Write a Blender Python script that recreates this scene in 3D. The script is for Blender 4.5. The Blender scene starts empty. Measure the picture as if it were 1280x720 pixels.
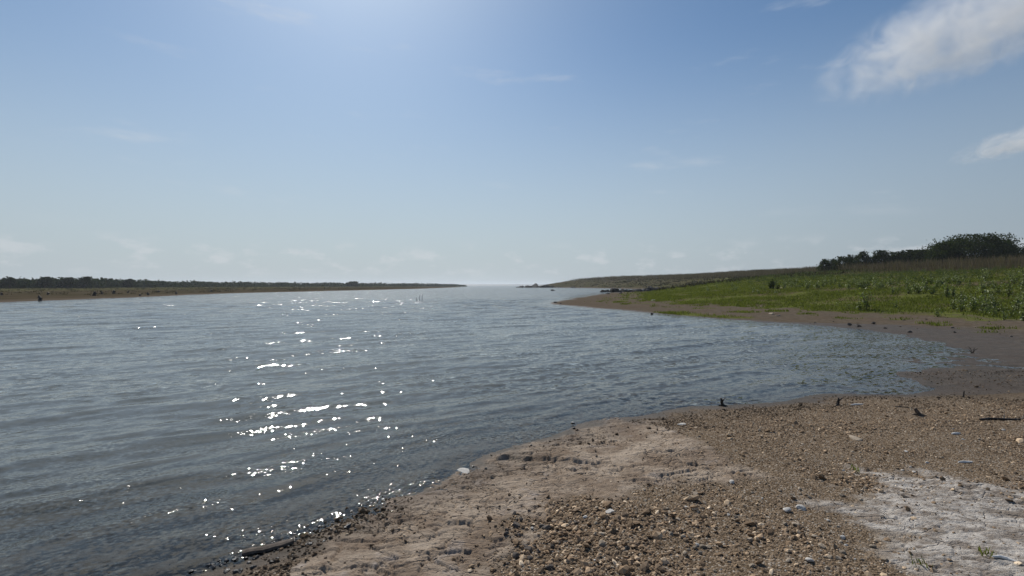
import bpy, math, random
import numpy as np
from mathutils import Vector

random.seed(7)
RNG = np.random.default_rng(11)
R = math.radians
sc = bpy.context.scene
COL = sc.collection

# ------------------------------------------------------------------ scene constants
CAM_Z = 1.7                     # eye height over the lake surface
FPX = 620.0                     # focal length in photo pixels (1280 wide)
HORIZ = 356.8                   # photo row of the horizon
SUN_EL, SUN_AZ = R(43), R(-18.7)   # azimuth measured from +Y towards +X
S_DIR = Vector((math.sin(SUN_AZ) * math.cos(SUN_EL), math.cos(SUN_AZ) * math.cos(SUN_EL), math.sin(SUN_EL)))

# ------------------------------------------------------------------ numpy noise
def _tables(seed):
    r = np.random.default_rng(seed)
    p = r.permutation(256)
    a = r.uniform(0, 2 * np.pi, 256)
    return np.concatenate([p, p]), np.cos(a), np.sin(a)
_TB = {}
def perlin(x, y, seed=0):
    if seed not in _TB: _TB[seed] = _tables(seed)
    p, gx, gy = _TB[seed]
    x0 = np.floor(x).astype(np.int64); y0 = np.floor(y).astype(np.int64)
    fx = x - x0; fy = y - y0
    xi = x0 & 255; yi = y0 & 255; xj = (x0 + 1) & 255; yj = (y0 + 1) & 255
    def g(ix, iy, dx, dy):
        h = p[p[ix] + iy]
        return gx[h] * dx + gy[h] * dy
    u = fx * fx * fx * (fx * (fx * 6 - 15) + 10); v = fy * fy * fy * (fy * (fy * 6 - 15) + 10)
    a = g(xi, yi, fx, fy); b = g(xj, yi, fx - 1, fy); c = g(xi, yj, fx, fy - 1); d = g(xj, yj, fx - 1, fy - 1)
    return ((a + u * (b - a)) + v * ((c + u * (d - c)) - (a + u * (b - a)))) * 1.5
def fbm(x, y, seed=0, oct=4, gain=.5):
    s = 0; a = 1; n = 0
    for i in range(oct):
        s = s + a * perlin(x * 2 ** i + 17.3 * i, y * 2 ** i - 9.1 * i, seed + i); n += a; a *= gain
    return s / n
def smooth(x, a, b):
    t = np.clip((x - a) / (b - a), 0, 1); return t * t * (3 - 2 * t)

def cells(x, y, seed):
    """Voronoi cells: distance to the nearest border and one random number per cell"""
    r = np.random.default_rng(seed); jx, jy, v = r.uniform(.08, .92, (3, 64, 64))
    ix = np.floor(x).astype(int); iy = np.floor(y).astype(int)
    f1 = np.full(x.shape, 9.); f2 = np.full(x.shape, 9.); val = np.zeros(x.shape); gx_ = np.zeros(x.shape)
    for dx in (-1, 0, 1):
        for dy in (-1, 0, 1):
            a = ix + dx; b = iy + dy; q, w = a & 63, b & 63
            ox, oy = a + jx[q, w] - x, b + jy[q, w] - y
            d = np.hypot(ox, oy)
            n1 = d < f1
            f2 = np.where(n1, f1, np.minimum(f2, d)); val = np.where(n1, v[q, w], val); gx_ = np.where(n1, oy, gx_); f1 = np.where(n1, d, f1)
    return f2 - f1, val, gx_

# ------------------------------------------------------------------ shorelines (metres, camera at the origin looking along +Y)
RIGHT_LAND = np.array([(-60, -60), (-14, -4), (-6, 0.6), (-3.2, 1.95), (-2.06, 2.75), (-1.26, 3.6), (-.46, 4.6), (.3, 5.4), (1.29, 6.35), (2.2, 6.85),
    (3.1, 7.1), (4.5, 7.6), (6.2, 7.8), (6.9, 8.1), (7.2, 8.8), (7.3, 9.5), (8.4, 10.2), (9.6, 10.9), (10.9, 11.8), (12.0, 13.2), (12.9, 15.0), (13.5, 17), (13.6, 19), (12.8, 21.5),
    (11.8, 23), (9.4, 27.7), (7.5, 34), (5.2, 41), (3.5, 45.5), (4.0, 49.5), (8.7, 67), (16, 92), (22, 112), (29, 128), (37, 140), (46, 148), (52, 160),
    (58, 190), (60, 230), (54, 300), (44, 360), (28, 394), (14, 404), (9, 410), (12, 422), (26, 560), (60, 900), (160, 2000), (700, 5200), (7000, 5200), (7000, -7000), (-60, -7000)], float)
LEFT_LAND = np.array([(-7000, -60), (-160, 2), (-75, 33), (-50, 48.5), (-52.5, 60), (-56.5, 80), (-60, 109), (-57, 150), (-51, 190), (-47, 300), (-50, 420), (-60, 620), (-75, 690), (-160, 760), (-500, 1100), (-3000, 3200), (-7000, 3300)], float)

def poly_sd(x, y, P):
    """signed distance, positive inside"""
    d2 = np.full(x.shape, 1e18); inside = np.zeros(x.shape, bool)
    n = len(P)
    for i in range(n):
        ax, ay = P[i]; bx, by = P[(i + 1) % n]
        ex, ey = bx - ax, by - ay
        wx, wy = x - ax, y - ay
        t = np.clip((wx * ex + wy * ey) / (ex * ex + ey * ey), 0, 1)
        d2 = np.minimum(d2, (wx - ex * t) ** 2 + (wy - ey * t) ** 2)
        if ay != by:
            c = ((ay > y) != (by > y)) & (x < ex * (y - ay) / ey + ax)
            inside ^= c
    return np.where(inside, 1, -1) * np.sqrt(d2)

def macro(x, y):
    """terrain height without the small relief, and the signed shore distances"""
    x = np.asarray(x, float); y = np.asarray(y, float)
    sr = poly_sd(x, y, RIGHT_LAND); sl = poly_sd(x, y, LEFT_LAND)
    r = np.hypot(x, y)
    sr = sr + perlin(x * .9, y * .9, 3) * .22 * smooth(-r, -40, -2) + perlin(x / 6, y / 6, 5) * .8 * smooth(r, 14, 40) + perlin(x / 21, y / 21, 6) * 2.2 * smooth(r, 60, 160)
    sl = sl + perlin(x / 7, y / 7, 8) * 1.2 + perlin(x / 30, y / 30, 9) * 3.
    w_hill = smooth(y + .55 * x, 17, 25)
    bay = np.exp(-(((x - 10.6) / 3.6) ** 2 + ((y - 10.4) / 3.2) ** 2))
    s = np.maximum(sr, 0)
    near = .36 * (1 - np.exp(-s * .085 / .36))
    near = near * (1 - bay * .86)
    steep = .083 + .13 * smooth(y, 45, 150); top_h = 7.0 + 3.2 * smooth(y, 90, 240)
    hs = np.maximum(s - 8.5, 0)
    hill = .024 * np.minimum(s, 8.5) + top_h * (1 - np.exp(-hs * steep * 1.1 / top_h)) + .55 * perlin(x / 34, y / 34, 21) * smooth(s, 14, 50) + .10 * perlin(x / 5, y / 5, 22) * smooth(s, 6, 14)
    zr = near * (1 - w_hill) + hill * w_hill
    s2 = np.maximum(sl, 0)
    zl = .006 * np.minimum(s2, 40) + .25 * smooth(s2, 40, 190) + .12 * perlin(x / 16, y / 16, 23) * smooth(s2, 4, 30)
    land = np.where(sr > 0, zr, np.where(sl > 0, zl, 0))
    d = np.maximum(-np.maximum(sr, sl), 0)
    bed_slope = .062 - .044 * np.exp(-(((x - 9) / 6) ** 2 + ((y - 13) / 6) ** 2))
    bed = -np.minimum(d * bed_slope, 2.5)
    return np.where((sr > 0) | (sl > 0), land, bed), sr, sl

def px_ray(px, py):
    return (px - 640) / FPX, (HORIZ - py) / FPX           # X and Z per metre of Y
_TS = np.geomspace(1.5, 1500, 5000)
def at(px, py):
    """where the line of sight through photo pixel (px, py) first meets the terrain or the lake"""
    a, b = px_ray(px, py)
    zz = np.maximum(macro(a * _TS, _TS)[0], 0)
    k = np.argmax(CAM_Z + b * _TS <= zz)
    d = _TS[k]
    return float(a * d), float(d), float(zz[k])

def screen_poly(pts): return np.array([at(*p)[:2] for p in pts])
CRUST = screen_poly([(300, 760), (400, 690), (440, 650), (520, 612), (600, 585), (700, 548), (770, 524), (830, 530), (868, 552), (960, 598), (900, 606), (845, 600), (760, 618), (700, 632), (650, 650), (622, 700), (600, 760)])
WHITE = screen_poly([(1072, 586), (1135, 590), (1200, 602), (1290, 606), (1420, 640), (1500, 760), (1250, 745), (1180, 735), (1130, 700), (1118, 668), (1036, 634), (1076, 622), (1105, 606)])

LEDGE = screen_poly([(618, 574), (735, 579)])
def masks(x, y, sr, sl, z):
    n1 = fbm(x * 3.1, y * 3.1, 40, 4); n2 = fbm(x * .9, y * .9, 44, 3)
    r = np.hypot(x, y)
    cr = poly_sd(x, y, CRUST); wh = poly_sd(x, y, WHITE)
    nearw = smooth(-r, -40, -20)
    crust = smooth(cr + n1 * .35, -.10, .10) * nearw
    white = smooth(wh + n1 * .42, -.16, .16) * nearw
    gravel = smooth(sr + n1 * .3, .10, .45) * (1 - crust) * (1 - white) * smooth(-(y + .25 * np.maximum(x, 0)), -9.6, -8.2) * smooth(-r, -16, -11)
    inland = sr + n2 * 2.6 + 1.0 * perlin(x / 3, y / 3, 47)
    grass = smooth(inland, 8.0, 9.4) * smooth(y + .55 * x, 20, 25)
    strip = np.exp(-((sr - 1.0) / .9) ** 2) * smooth(y, 24.5, 26.3) * smooth(-y, -33, -29) * smooth(sr, .05, .4)
    grass = np.maximum(grass, smooth(strip + n1 * .35, .25, .5))
    grass = np.maximum(grass, .8 * smooth(inland, 4.2, 5.2) * smooth(n2 * 1.0 + perlin(x / 2.2, y / 2.2, 48), .25, .5) * smooth(y + .55 * x, 20, 25))
    dry = smooth(sr + 14 * perlin(x / 26, y / 26, 49), 34, 62) * smooth(y, 20, 40) + .75 * smooth(y, 170, 260) * (sr > 0)
    leftg = smooth(sl + n2 * 5, 2, 10)
    grass = np.maximum(grass, leftg * .92)
    dry = np.maximum(dry, (.95 - .4 * smooth(sl + n2 * 10, 40, 90)) * (sl > 0))
    wet = 1 - smooth(np.maximum(sr, sl) + n1 * .35, .15, .75)
    wet = np.maximum(wet, (1 - smooth(z + .03 * n2, .05, .13)) * (y > 7.5) * (r < 26) * .9)
    return [np.clip(a, 0, 1) for a in (gravel, crust, white, grass, dry, wet)]

def relief(x, y, sr, z, m):
    """small bumps that the near ground shows in outline and shade"""
    gravel, crust, white, grass, dry, wet = m
    r = np.hypot(x, y)
    f = smooth(-r, -26, -9)
    h = .030 * fbm(x * 1.3, y * 1.3, 60, 3) * smooth(sr, .1, 1.2)
    # sun-baked crust: plates lifted a little out of line, with open cracks where it dried most
    h = h + .004 * fbm(x * 19, y * 24, 72, 3) * (1 + gravel * .9)
    k = np.nonzero(((crust > .02) | (white > .02)) & (r < 14))
    if len(k[0]):
        X, Y = x[k], y[k]; cr = np.maximum(crust[k], white[k] * .55)
        wx_ = X + .16 * fbm(X * 2.3, Y * 3.1, 64, 4); wy_ = Y + .13 * fbm(X * 2.0, Y * 3.7, 66, 4)
        e, v, g_ = cells(wx_ * 3.4 + .9 * wy_, wy_ * 8.2 - .6 * wx_, 70)
        e2, v2, g2 = cells(wx_ * 6.5, wy_ * 12.5 + wx_, 71)
        dry_ = smooth(fbm(X * .8 + 3, Y * 1.5, 73, 3), -.22, .18)
        d2_ = smooth(fbm(X * 1.6, Y * 2.6, 74, 3), -.12, .25)
        hh_ = dry_ * (.008 * (v - .5) + .011 * g_ - .015 * (1 - smooth(e, .02, .15))) + d2_ * (.007 * (v2 - .5) + .008 * g2 - .015 * (1 - smooth(e2, .03, .20)))
        lq = fbm(X * 1.15 + .8 * Y, Y * 4.6 - .5 * X, 68, 5, .62) * 8
        hh_ = hh_ + .022 * (np.floor(lq) + smooth(lq - np.floor(lq), .0, .22)) / 8
        h = h.copy(); h[k] += cr * (hh_ + .007 * fbm(X * 13, Y * 26, 75, 3))
        # one low broken ledge near the water
        tx, ty = LEDGE[1] - LEDGE[0]; L_ = math.hypot(tx, ty); tx, ty = tx / L_, ty / L_
        u_ = ((X - LEDGE[0][0]) * tx + (Y - LEDGE[0][1]) * ty) / L_; nd = -(X - LEDGE[0][0]) * ty + (Y - LEDGE[0][1]) * tx + .03 * fbm(X * 5, Y * 5, 79, 3)
        h[k] += .034 * smooth(nd, -.012, .012) * np.exp(-(np.maximum(nd, 0) / .35) ** 2) * smooth(u_, -.05, .1) * smooth(-u_, -1.15, -.8)
    bay = np.exp(-(((x - 10.2) / 3.6) ** 2 + ((y - 10.6) / 3.2) ** 2))
    h = h + bay * (.052 * fbm(x * .8, y * 1.2, 76, 4) + .022 * fbm(x * 3.3, y * 4.5, 78, 3))
    h = h * f
    far = smooth(r, 9, 20) * smooth(-r, -60, -40)
    h = h + far * (.018 * fbm(x * 1.4, y * 1.4, 80, 3))
    return h

def ground_z(x, y):
    x = np.atleast_1d(np.asarray(x, float)); y = np.atleast_1d(np.asarray(y, float))
    z, sr, sl = macro(x, y)
    m = masks(x, y, sr, sl, z)
    return z + relief(x, y, sr, z, m), sr, sl, m
def gz(x, y): return float(ground_z(x, y)[0][0])

# ------------------------------------------------------------------ mesh helpers
def mesh_np(name, V, F, smooth_shade=False):
    me = bpy.data.meshes.new(name)
    V = np.ascontiguousarray(V, np.float32); F = np.ascontiguousarray(F, np.int32)
    me.vertices.add(len(V)); me.vertices.foreach_set('co', V.ravel())
    k = F.shape[1]
    me.loops.add(F.size); me.loops.foreach_set('vertex_index', F.ravel())
    me.polygons.add(len(F)); me.polygons.foreach_set('loop_start', np.arange(0, F.size, k, dtype=np.int32))
    me.polygons.foreach_set('loop_total', np.full(len(F), k, np.int32))
    me.update(calc_edges=True)
    me.polygons.foreach_set('use_smooth', np.full(len(F), smooth_shade))
    return me
def attr_col(me, name, rgba, domain='POINT'):
    a = me.attributes.new(name, 'FLOAT_COLOR', domain)
    a.data.foreach_set('color', np.ascontiguousarray(rgba, np.float32).ravel())
def attr_f(me, name, v):
    a = me.attributes.new(name, 'FLOAT', 'POINT'); a.data.foreach_set('value', np.ascontiguousarray(v, np.float32).ravel())
def link(name, me, mat=None, parent=None, loc=(0, 0, 0)):
    o = bpy.data.objects.new(name, me); COL.objects.link(o); o.location = loc
    if mat is not None and me is not None and not me.materials: me.materials.append(mat)
    if parent is not None: o.parent = parent
    return o
def tag(o, label=None, cat=None, group=None, kind=None):
    if label: o['label'] = label
    if cat: o['category'] = cat
    if group: o['group'] = group
    if kind: o['kind'] = kind
    return o
def empty(name, loc=(0, 0, 0)):
    o = bpy.data.objects.new(name, None); COL.objects.link(o); o.location = loc; o.empty_display_size = .1
    return o
def copy_tree(o, loc, rot, scale):
    c = o.copy(); COL.objects.link(c); c.location = loc; c.rotation_euler = (0, 0, rot); c.scale = (scale,) * 3
    for ch in o.children:
        d = ch.copy(); COL.objects.link(d); d.parent = c
    return c

class MB:
    """gathers tubes and blobs into one triangle mesh"""
    def __init__(s): s.V = []; s.F = []; s.n = 0
    def add(s, V, F):
        s.V.append(np.asarray(V, float)); s.F.append(np.asarray(F, int) + s.n); s.n += len(V)
    def tube(s, pts, rad, seg=7, jit=0., rng=RNG):
        pts = [Vector(p) for p in pts]; rings = []
        for i, p in enumerate(pts):
            t = (pts[min(i + 1, len(pts) - 1)] - pts[max(i - 1, 0)]).normalized()
            u = t.cross(Vector((.31, .87, .38))).normalized(); v = t.cross(u)
            for k in range(seg):
                a = 2 * math.pi * k / seg
                q = rad[i] * (1 + (jit * rng.uniform(-1, 1) if jit else 0))
                rings.append(p + u * math.cos(a) * q + v * math.sin(a) * q)
        F = []
        for i in range(len(pts) - 1):
            for k in range(seg):
                a = i * seg + k; b = i * seg + (k + 1) % seg
                F += [(a, b, b + seg), (a, b + seg, a + seg)]
        n = len(rings); rings += [pts[0], pts[-1]]
        for k in range(seg):
            F += [(n, (k + 1) % seg, k), (n + 1, n - seg + k, n - seg + (k + 1) % seg)]
        s.add([tuple(q) for q in rings], F)
    def mesh(s, name, sm=False): return mesh_np(name, np.concatenate(s.V), np.concatenate(s.F), sm)

def ico(sub):
    t = (1 + 5 ** .5) / 2
    V = [(-1, t, 0), (1, t, 0), (-1, -t, 0), (1, -t, 0), (0, -1, t), (0, 1, t), (0, -1, -t), (0, 1, -t), (t, 0, -1), (t, 0, 1), (-t, 0, -1), (-t, 0, 1)]
    F = [(0, 11, 5), (0, 5, 1), (0, 1, 7), (0, 7, 10), (0, 10, 11), (1, 5, 9), (5, 11, 4), (11, 10, 2), (10, 7, 6), (7, 1, 8), (3, 9, 4), (3, 4, 2), (3, 2, 6), (3, 6, 8), (3, 8, 9), (4, 9, 5), (2, 4, 11), (6, 2, 10), (8, 6, 7), (9, 8, 1)]
    V = [np.array(v, float) / np.linalg.norm(v) for v in V]
    for _ in range(sub):
        mid = {}; G = []
        def m(a, b):
            k = (min(a, b), max(a, b))
            if k not in mid:
                q = V[a] + V[b]; V.append(q / np.linalg.norm(q)); mid[k] = len(V) - 1
            return mid[k]
        for a, b, c in F:
            x, y, z = m(a, b), m(b, c), m(c, a); G += [(a, x, z), (b, y, x), (c, z, y), (x, y, z)]
        F = G
    return np.array(V), np.array(F)
ICO0, ICO1, ICO2, ICO3 = ico(0), ico(1), ico(2), ico(3)
def chipped(base, rng, cuts=9, lo=.45, hi=.9, sq=(1, .8, .55), rough=0.):
    """an angular stone: a ball with flat faces knocked off"""
    V = base[0].copy()
    for _ in range(cuts):
        n = rng.normal(size=3); n /= np.linalg.norm(n); d = rng.uniform(lo, hi)
        V -= np.maximum(V @ n - d, 0)[:, None] * n
    if rough: V *= 1 + rough * rng.uniform(-1, 1, (len(V), 1))
    return V * np.array(sq)

# ------------------------------------------------------------------ materials
def new_mat(name):
    m = bpy.data.materials.new(name); m.use_nodes = True
    nt = m.node_tree; nt.nodes.clear()
    return m, nt, nt.nodes.new('ShaderNodeOutputMaterial')
class NT:
    def __init__(s, nt): s.nt = nt
    def n(s, t, **kw):
        nd = s.nt.nodes.new(t)
        for k, v in kw.items():
            if k.startswith('i_'):
                key = k[2:]; nd.inputs[int(key) if key.isdigit() else key.replace('_', ' ')].default_value = v
            else: setattr(nd, k, v)
        return nd
    def l(s, a, b): s.nt.links.new(a, b)
    def set(s, sock, v):
        if isinstance(v, (int, float, tuple)): sock.default_value = v
        else: s.l(v, sock)
    def math(s, op, a, b=0., c=None, clamp=False):
        nd = s.n('ShaderNodeMath', operation=op, use_clamp=clamp)
        s.set(nd.inputs[0], a); s.set(nd.inputs[1], b)
        if c is not None: s.set(nd.inputs[2], c)
        return nd.outputs[0]
    def mix(s, f, a, b, bt='MIX'):
        nd = s.n('ShaderNodeMix', data_type='RGBA', blend_type=bt)
        s.set(nd.inputs[0], f); s.set(nd.inputs[6], a if not isinstance(a, tuple) else a + (1,)); s.set(nd.inputs[7], b if not isinstance(b, tuple) else b + (1,))
        return nd.outputs[2]
    def noise(s, scale, detail=4, rough=.55, vec=None, dist=0., out='Fac'):
        nd = s.n('ShaderNodeTexNoise'); nd.inputs['Scale'].default_value = scale; nd.inputs['Detail'].default_value = detail
        nd.inputs['Roughness'].default_value = rough; nd.inputs['Distortion'].default_value = dist
        if vec is not None: s.l(vec, nd.inputs['Vector'])
        return nd.outputs[out]
    def ramp(s, f, lo, hi, a=0., b=1.):
        nd = s.n('ShaderNodeMapRange', interpolation_type='SMOOTHSTEP'); s.set(nd.inputs[0], f)
        for i, v in zip((1, 2, 3, 4), (lo, hi, a, b)): nd.inputs[i].default_value = v
        return nd.outputs[0]
    def scaled(s, vec, sx, sy, sz=1., rz=0.):
        nd = s.n('ShaderNodeMapping'); s.l(vec, nd.inputs[0]); nd.inputs['Scale'].default_value = (sx, sy, sz); nd.inputs['Rotation'].default_value = (0, 0, rz)
        return nd.outputs[0]

def mat_ground():
    m, nt, out = new_mat('shore_ground'); N = NT(nt)
    P = N.n('ShaderNodeNewGeometry').outputs['Position']
    A = N.n('ShaderNodeSeparateColor'); N.l(N.n('ShaderNodeAttribute', attribute_name='region').outputs['Color'], A.inputs[0])
    B = N.n('ShaderNodeSeparateColor'); N.l(N.n('ShaderNodeAttribute', attribute_name='cover').outputs['Color'], B.inputs[0])
    gravel, crust, white = A.outputs; grass, dry, wet = B.outputs
    n_big = N.noise(.7, 5, .6, P); n_mid = N.noise(5, 6, .65, P); n_fine = N.noise(60, 5, .7, P); n_speck = N.noise(170, 3, .6, P)
    c = N.mix(N.ramp(n_mid, .35, .68), (.086, .070, .052), (.150, .123, .094))
    c = N.mix(N.ramp(n_big, .4, .65, 0., .5), c, (.112, .080, .056))
    # gravel bed between the loose stones
    vor = N.n('ShaderNodeTexVoronoi', feature='F1'); vor.inputs['Scale'].default_value = 95; N.l(P, vor.inputs['Vector'])
    gcol = N.mix(N.ramp(N.n('ShaderNodeSeparateColor', i_0=(0, 0, 0, 1)).outputs[0], 0, 1), (0, 0, 0), (0, 0, 0)) if False else None
    sepv = N.n('ShaderNodeSeparateColor'); N.l(vor.outputs['Color'], sepv.inputs[0])
    g1 = N.mix(sepv.outputs[0], (.088, .062, .040), (.285, .214, .148))
    g1 = N.mix(N.ramp(sepv.outputs[1], .86, .95), g1, (.42, .37, .31))
    c = N.mix(gravel, c, g1)
    # pinkish baked crust
    n_cr = N.noise(2.6, 7, .68, P)
    k1 = N.mix(N.ramp(n_cr, .36, .66), (.265, .200, .148), (.490, .400, .312))
    k1 = N.mix(N.ramp(N.noise(4.4, 5, .6, P), .55, .72, 0., .55), k1, (.47, .42, .385))
    c = N.mix(crust, c, k1)
    # pale salt crust
    w1 = N.mix(N.ramp(N.noise(7, 7, .7, N.scaled(P, 1, 1.6)), .38, .60), (.28, .235, .195), (.60, .55, .49))
    w1 = N.mix(N.ramp(N.noise(24, 5, .65, N.scaled(P, .6, 1.7)), .56, .68, 0., .65), w1, (.20, .155, .12))
    c = N.mix(white, c, w1)
    # grass cover and the dry tan one uphill
    gr = N.mix(N.ramp(N.noise(1.3, 5, .6, P), .32, .68), (.072, .086, .021), (.128, .140, .036))
    gr = N.mix(N.ramp(N.noise(.28, 6, .68, P), .47, .60, 0., .9), gr, (.105, .084, .050))
    gr = N.mix(dry, gr, N.mix(N.ramp(N.noise(.10, 6, .65, P), .35, .65), (.046, .040, .022), (.082, .062, .042)))
    c = N.mix(N.math('MULTIPLY', grass, N.ramp(n_mid, .25, .5, .6, 1.)), c, gr)
    c = N.mix(N.ramp(n_speck, .62, .74, 0., .5), c, (.36, .31, .25))
    c = N.mix(N.math('MULTIPLY', wet, .72), c, N.mix(1., c, (.42, .375, .33), 'MULTIPLY'))
    bs = N.n('ShaderNodeBsdfPrincipled'); N.l(c, bs.inputs['Base Color'])
    N.l(N.math('MULTIPLY_ADD', wet, -.40, .95), bs.inputs['Roughness']); N.l(N.math('MULTIPLY', wet, .16), bs.inputs['Specular IOR Level'])
    # relief in the shading: grit, stones in the bed, drying cracks
    warp = N.n('ShaderNodeVectorMath', operation='MULTIPLY_ADD'); N.l(N.noise(6, 4, .6, P, out='Color'), warp.inputs[0]); warp.inputs[1].default_value = (.22, .22, .0); N.l(N.scaled(P, 1, 1.9), warp.inputs[2])
    cv = N.n('ShaderNodeTexVoronoi', feature='DISTANCE_TO_EDGE'); cv.inputs['Scale'].default_value = 4.6; N.l(warp.outputs[0], cv.inputs['Vector'])
    crack = N.math('MULTIPLY', N.ramp(cv.outputs[0], 0., .045, 1., 0.), N.math('MULTIPLY', N.math('MAXIMUM', crust, N.math('MULTIPLY', white, .5)), N.ramp(N.noise(1.7, 3, .5, P), .44, .58)))
    h = N.math('MULTIPLY_ADD', n_fine, .010, N.math('MULTIPLY', n_mid, .030))
    h = N.math('MULTIPLY_ADD', N.math('MULTIPLY', N.math('SUBTRACT', .5, vor.outputs[0]), gravel), .012, h)
    h = N.math('MULTIPLY_ADD', crack, -.030, h)
    rg = N.noise(26, 5, .7, N.scaled(P, 1, 2.3))
    h = N.math('MULTIPLY_ADD', N.math('MULTIPLY', rg, N.math('MAXIMUM', crust, white)), .030, h)
    h = N.math('MULTIPLY_ADD', n_speck, .003, h)
    bp = N.n('ShaderNodeBump'); bp.inputs['Strength'].default_value = .9; bp.inputs['Distance'].default_value = 1.; N.l(h, bp.inputs['Height']); N.l(bp.outputs[0], bs.inputs['Normal'])
    N.l(bs.outputs[0], out.inputs[0])
    return m

def mat_water():
    m, nt, out = new_mat('lake_water'); N = NT(nt)
    G = N.n('ShaderNodeNewGeometry'); P = G.outputs['Position']
    depth = N.n('ShaderNodeAttribute', attribute_name='depth').outputs['Fac']
    rough_w = N.n('ShaderNodeAttribute', attribute_name='ripple').outputs['Fac']
    # ripples too small for the mesh: slopes from noise, stretched along the crests
    def slope(scale, sx, sy, rz, detail, ax, ay):
        mp = N.n('ShaderNodeMapping', vector_type='TEXTURE'); N.l(P, mp.inputs[0]); mp.inputs['Scale'].default_value = (1 / sx, 1 / sy, 1); mp.inputs['Rotation'].default_value = (0, 0, rz)
        v = N.n('ShaderNodeVectorMath', operation='SUBTRACT'); N.l(N.noise(scale, detail, .55, mp.outputs[0], out='Color'), v.inputs[0]); v.inputs[1].default_value = (.5, .5, .5)
        w_ = N.n('ShaderNodeVectorMath', operation='MULTIPLY'); N.l(v.outputs[0], w_.inputs[0]); w_.inputs[1].default_value = (ax, ay, 0.)
        t = N.n('ShaderNodeVectorRotate', rotation_type='Z_AXIS'); N.l(w_.outputs[0], t.inputs['Vector']); t.inputs['Angle'].default_value = rz
        return t.outputs[0]
    def amp(v, f):
        q = N.n('ShaderNodeVectorMath', operation='SCALE'); N.l(v, q.inputs[0]); N.l(f, q.inputs['Scale']); return q.outputs[0]
    def add(a, b):
        q = N.n('ShaderNodeVectorMath', operation='ADD'); N.l(a, q.inputs[0]); N.l(b, q.inputs[1]); return q.outputs[0]
    gust = N.ramp(N.noise(.16, 3, .5, N.scaled(P, .5, 1)), .35, .65, .6, 1.15)
    s1 = amp(slope(6.5, .38, 1.5, R(34), 4, .26, .36), N.math('MULTIPLY', gust, N.ramp(depth, 0., .12, .6, 1.)))
    s2 = amp(slope(1.7, .38, 1.4, R(36), 3, 1.5, 1.55), rough_w)
    patch = N.ramp(N.noise(1.3, 5, .65, N.scaled(P, .6, 1.3)), .42, .60, .30, 1.)
    mid = N.n('ShaderNodeAttribute', attribute_name='open_water').outputs['Fac']
    s3 = amp(slope(30., .85, 1.2, R(25), 2, 1.5, 1.3), N.math('MULTIPLY', patch, N.math('MULTIPLY_ADD', mid, -.8, 1.)))
    s4 = amp(slope(9., .8, 1.25, R(28), 2, 1.35, 1.05), N.math('MULTIPLY', N.ramp(N.noise(.6, 5, .65, N.scaled(P, .6, 1.3)), .42, .62, .25, 1.), mid))
    nrm = N.n('ShaderNodeVectorMath', operation='NORMALIZE'); N.l(add(add(add(s1, s3), s4), add(s2, G.outputs['Normal'])), nrm.inputs[0])
    nv = nrm.outputs[0]
    fr = N.n('ShaderNodeFresnel'); fr.inputs[0].default_value = 1.333; N.l(nv, fr.inputs[1])
    gl = N.n('ShaderNodeBsdfGlossy'); N.l(N.math('MULTIPLY_ADD', rough_w, .07, .040), gl.inputs['Roughness']); N.l(nv, gl.inputs['Normal'])
    df = N.n('ShaderNodeBsdfDiffuse'); df.inputs[0].default_value = (.200, .216, .202, 1); N.l(nv, df.inputs['Normal'])
    tr = N.n('ShaderNodeBsdfTransparent'); tr.inputs[0].default_value = (.86, .88, .84, 1)
    op = N.math('SUBTRACT', 1., N.math('EXPONENT', N.math('MULTIPLY', depth, -4.4)))
    body = N.n('ShaderNodeMixShader'); N.l(op, body.inputs[0]); N.l(tr.outputs[0], body.inputs[1]); N.l(df.outputs[0], body.inputs[2])
    mx = N.n('ShaderNodeMixShader'); N.l(fr.outputs[0], mx.inputs[0]); N.l(body.outputs[0], mx.inputs[1]); N.l(gl.outputs[0], mx.inputs[2])
    N.l(mx.outputs[0], out.inputs[0])
    return m

def mat_simple(name, a, b, scale=8., rough=.9, bump=.3, dist=.02, rand=0., attr=None, spec=.3, detail=5):
    m, nt, out = new_mat(name); N = NT(nt)
    tc = N.n('ShaderNodeTexCoord').outputs['Object']
    f = N.noise(scale, detail, .62, tc)
    c = N.mix(N.ramp(f, .3, .7), a, b)
    if attr: c = N.mix(1., N.n('ShaderNodeAttribute', attribute_name=attr).outputs['Color'], N.mix(N.ramp(f, .25, .75), (.78, .78, .78), (1.15, 1.13, 1.1)), 'MULTIPLY')
    if rand:
        oi = N.n('ShaderNodeObjectInfo').outputs['Random']
        hs = N.n('ShaderNodeHueSaturation'); N.l(c, hs.inputs['Color']); N.l(N.math('MULTIPLY_ADD', oi, rand, 1 - rand * .5), hs.inputs['Value'])
        c = hs.outputs[0]
    bs = N.n('ShaderNodeBsdfPrincipled'); N.l(c, bs.inputs['Base Color']); bs.inputs['Roughness'].default_value = rough; bs.inputs['Specular IOR Level'].default_value = spec
    if bump:
        bp = N.n('ShaderNodeBump'); bp.inputs['Strength'].default_value = bump; bp.inputs['Distance'].default_value = dist; N.l(N.noise(scale * 3, 5, .65, tc), bp.inputs['Height']); N.l(bp.outputs[0], bs.inputs['Normal'])
    N.l(bs.outputs[0], out.inputs[0])
    return m
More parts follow.
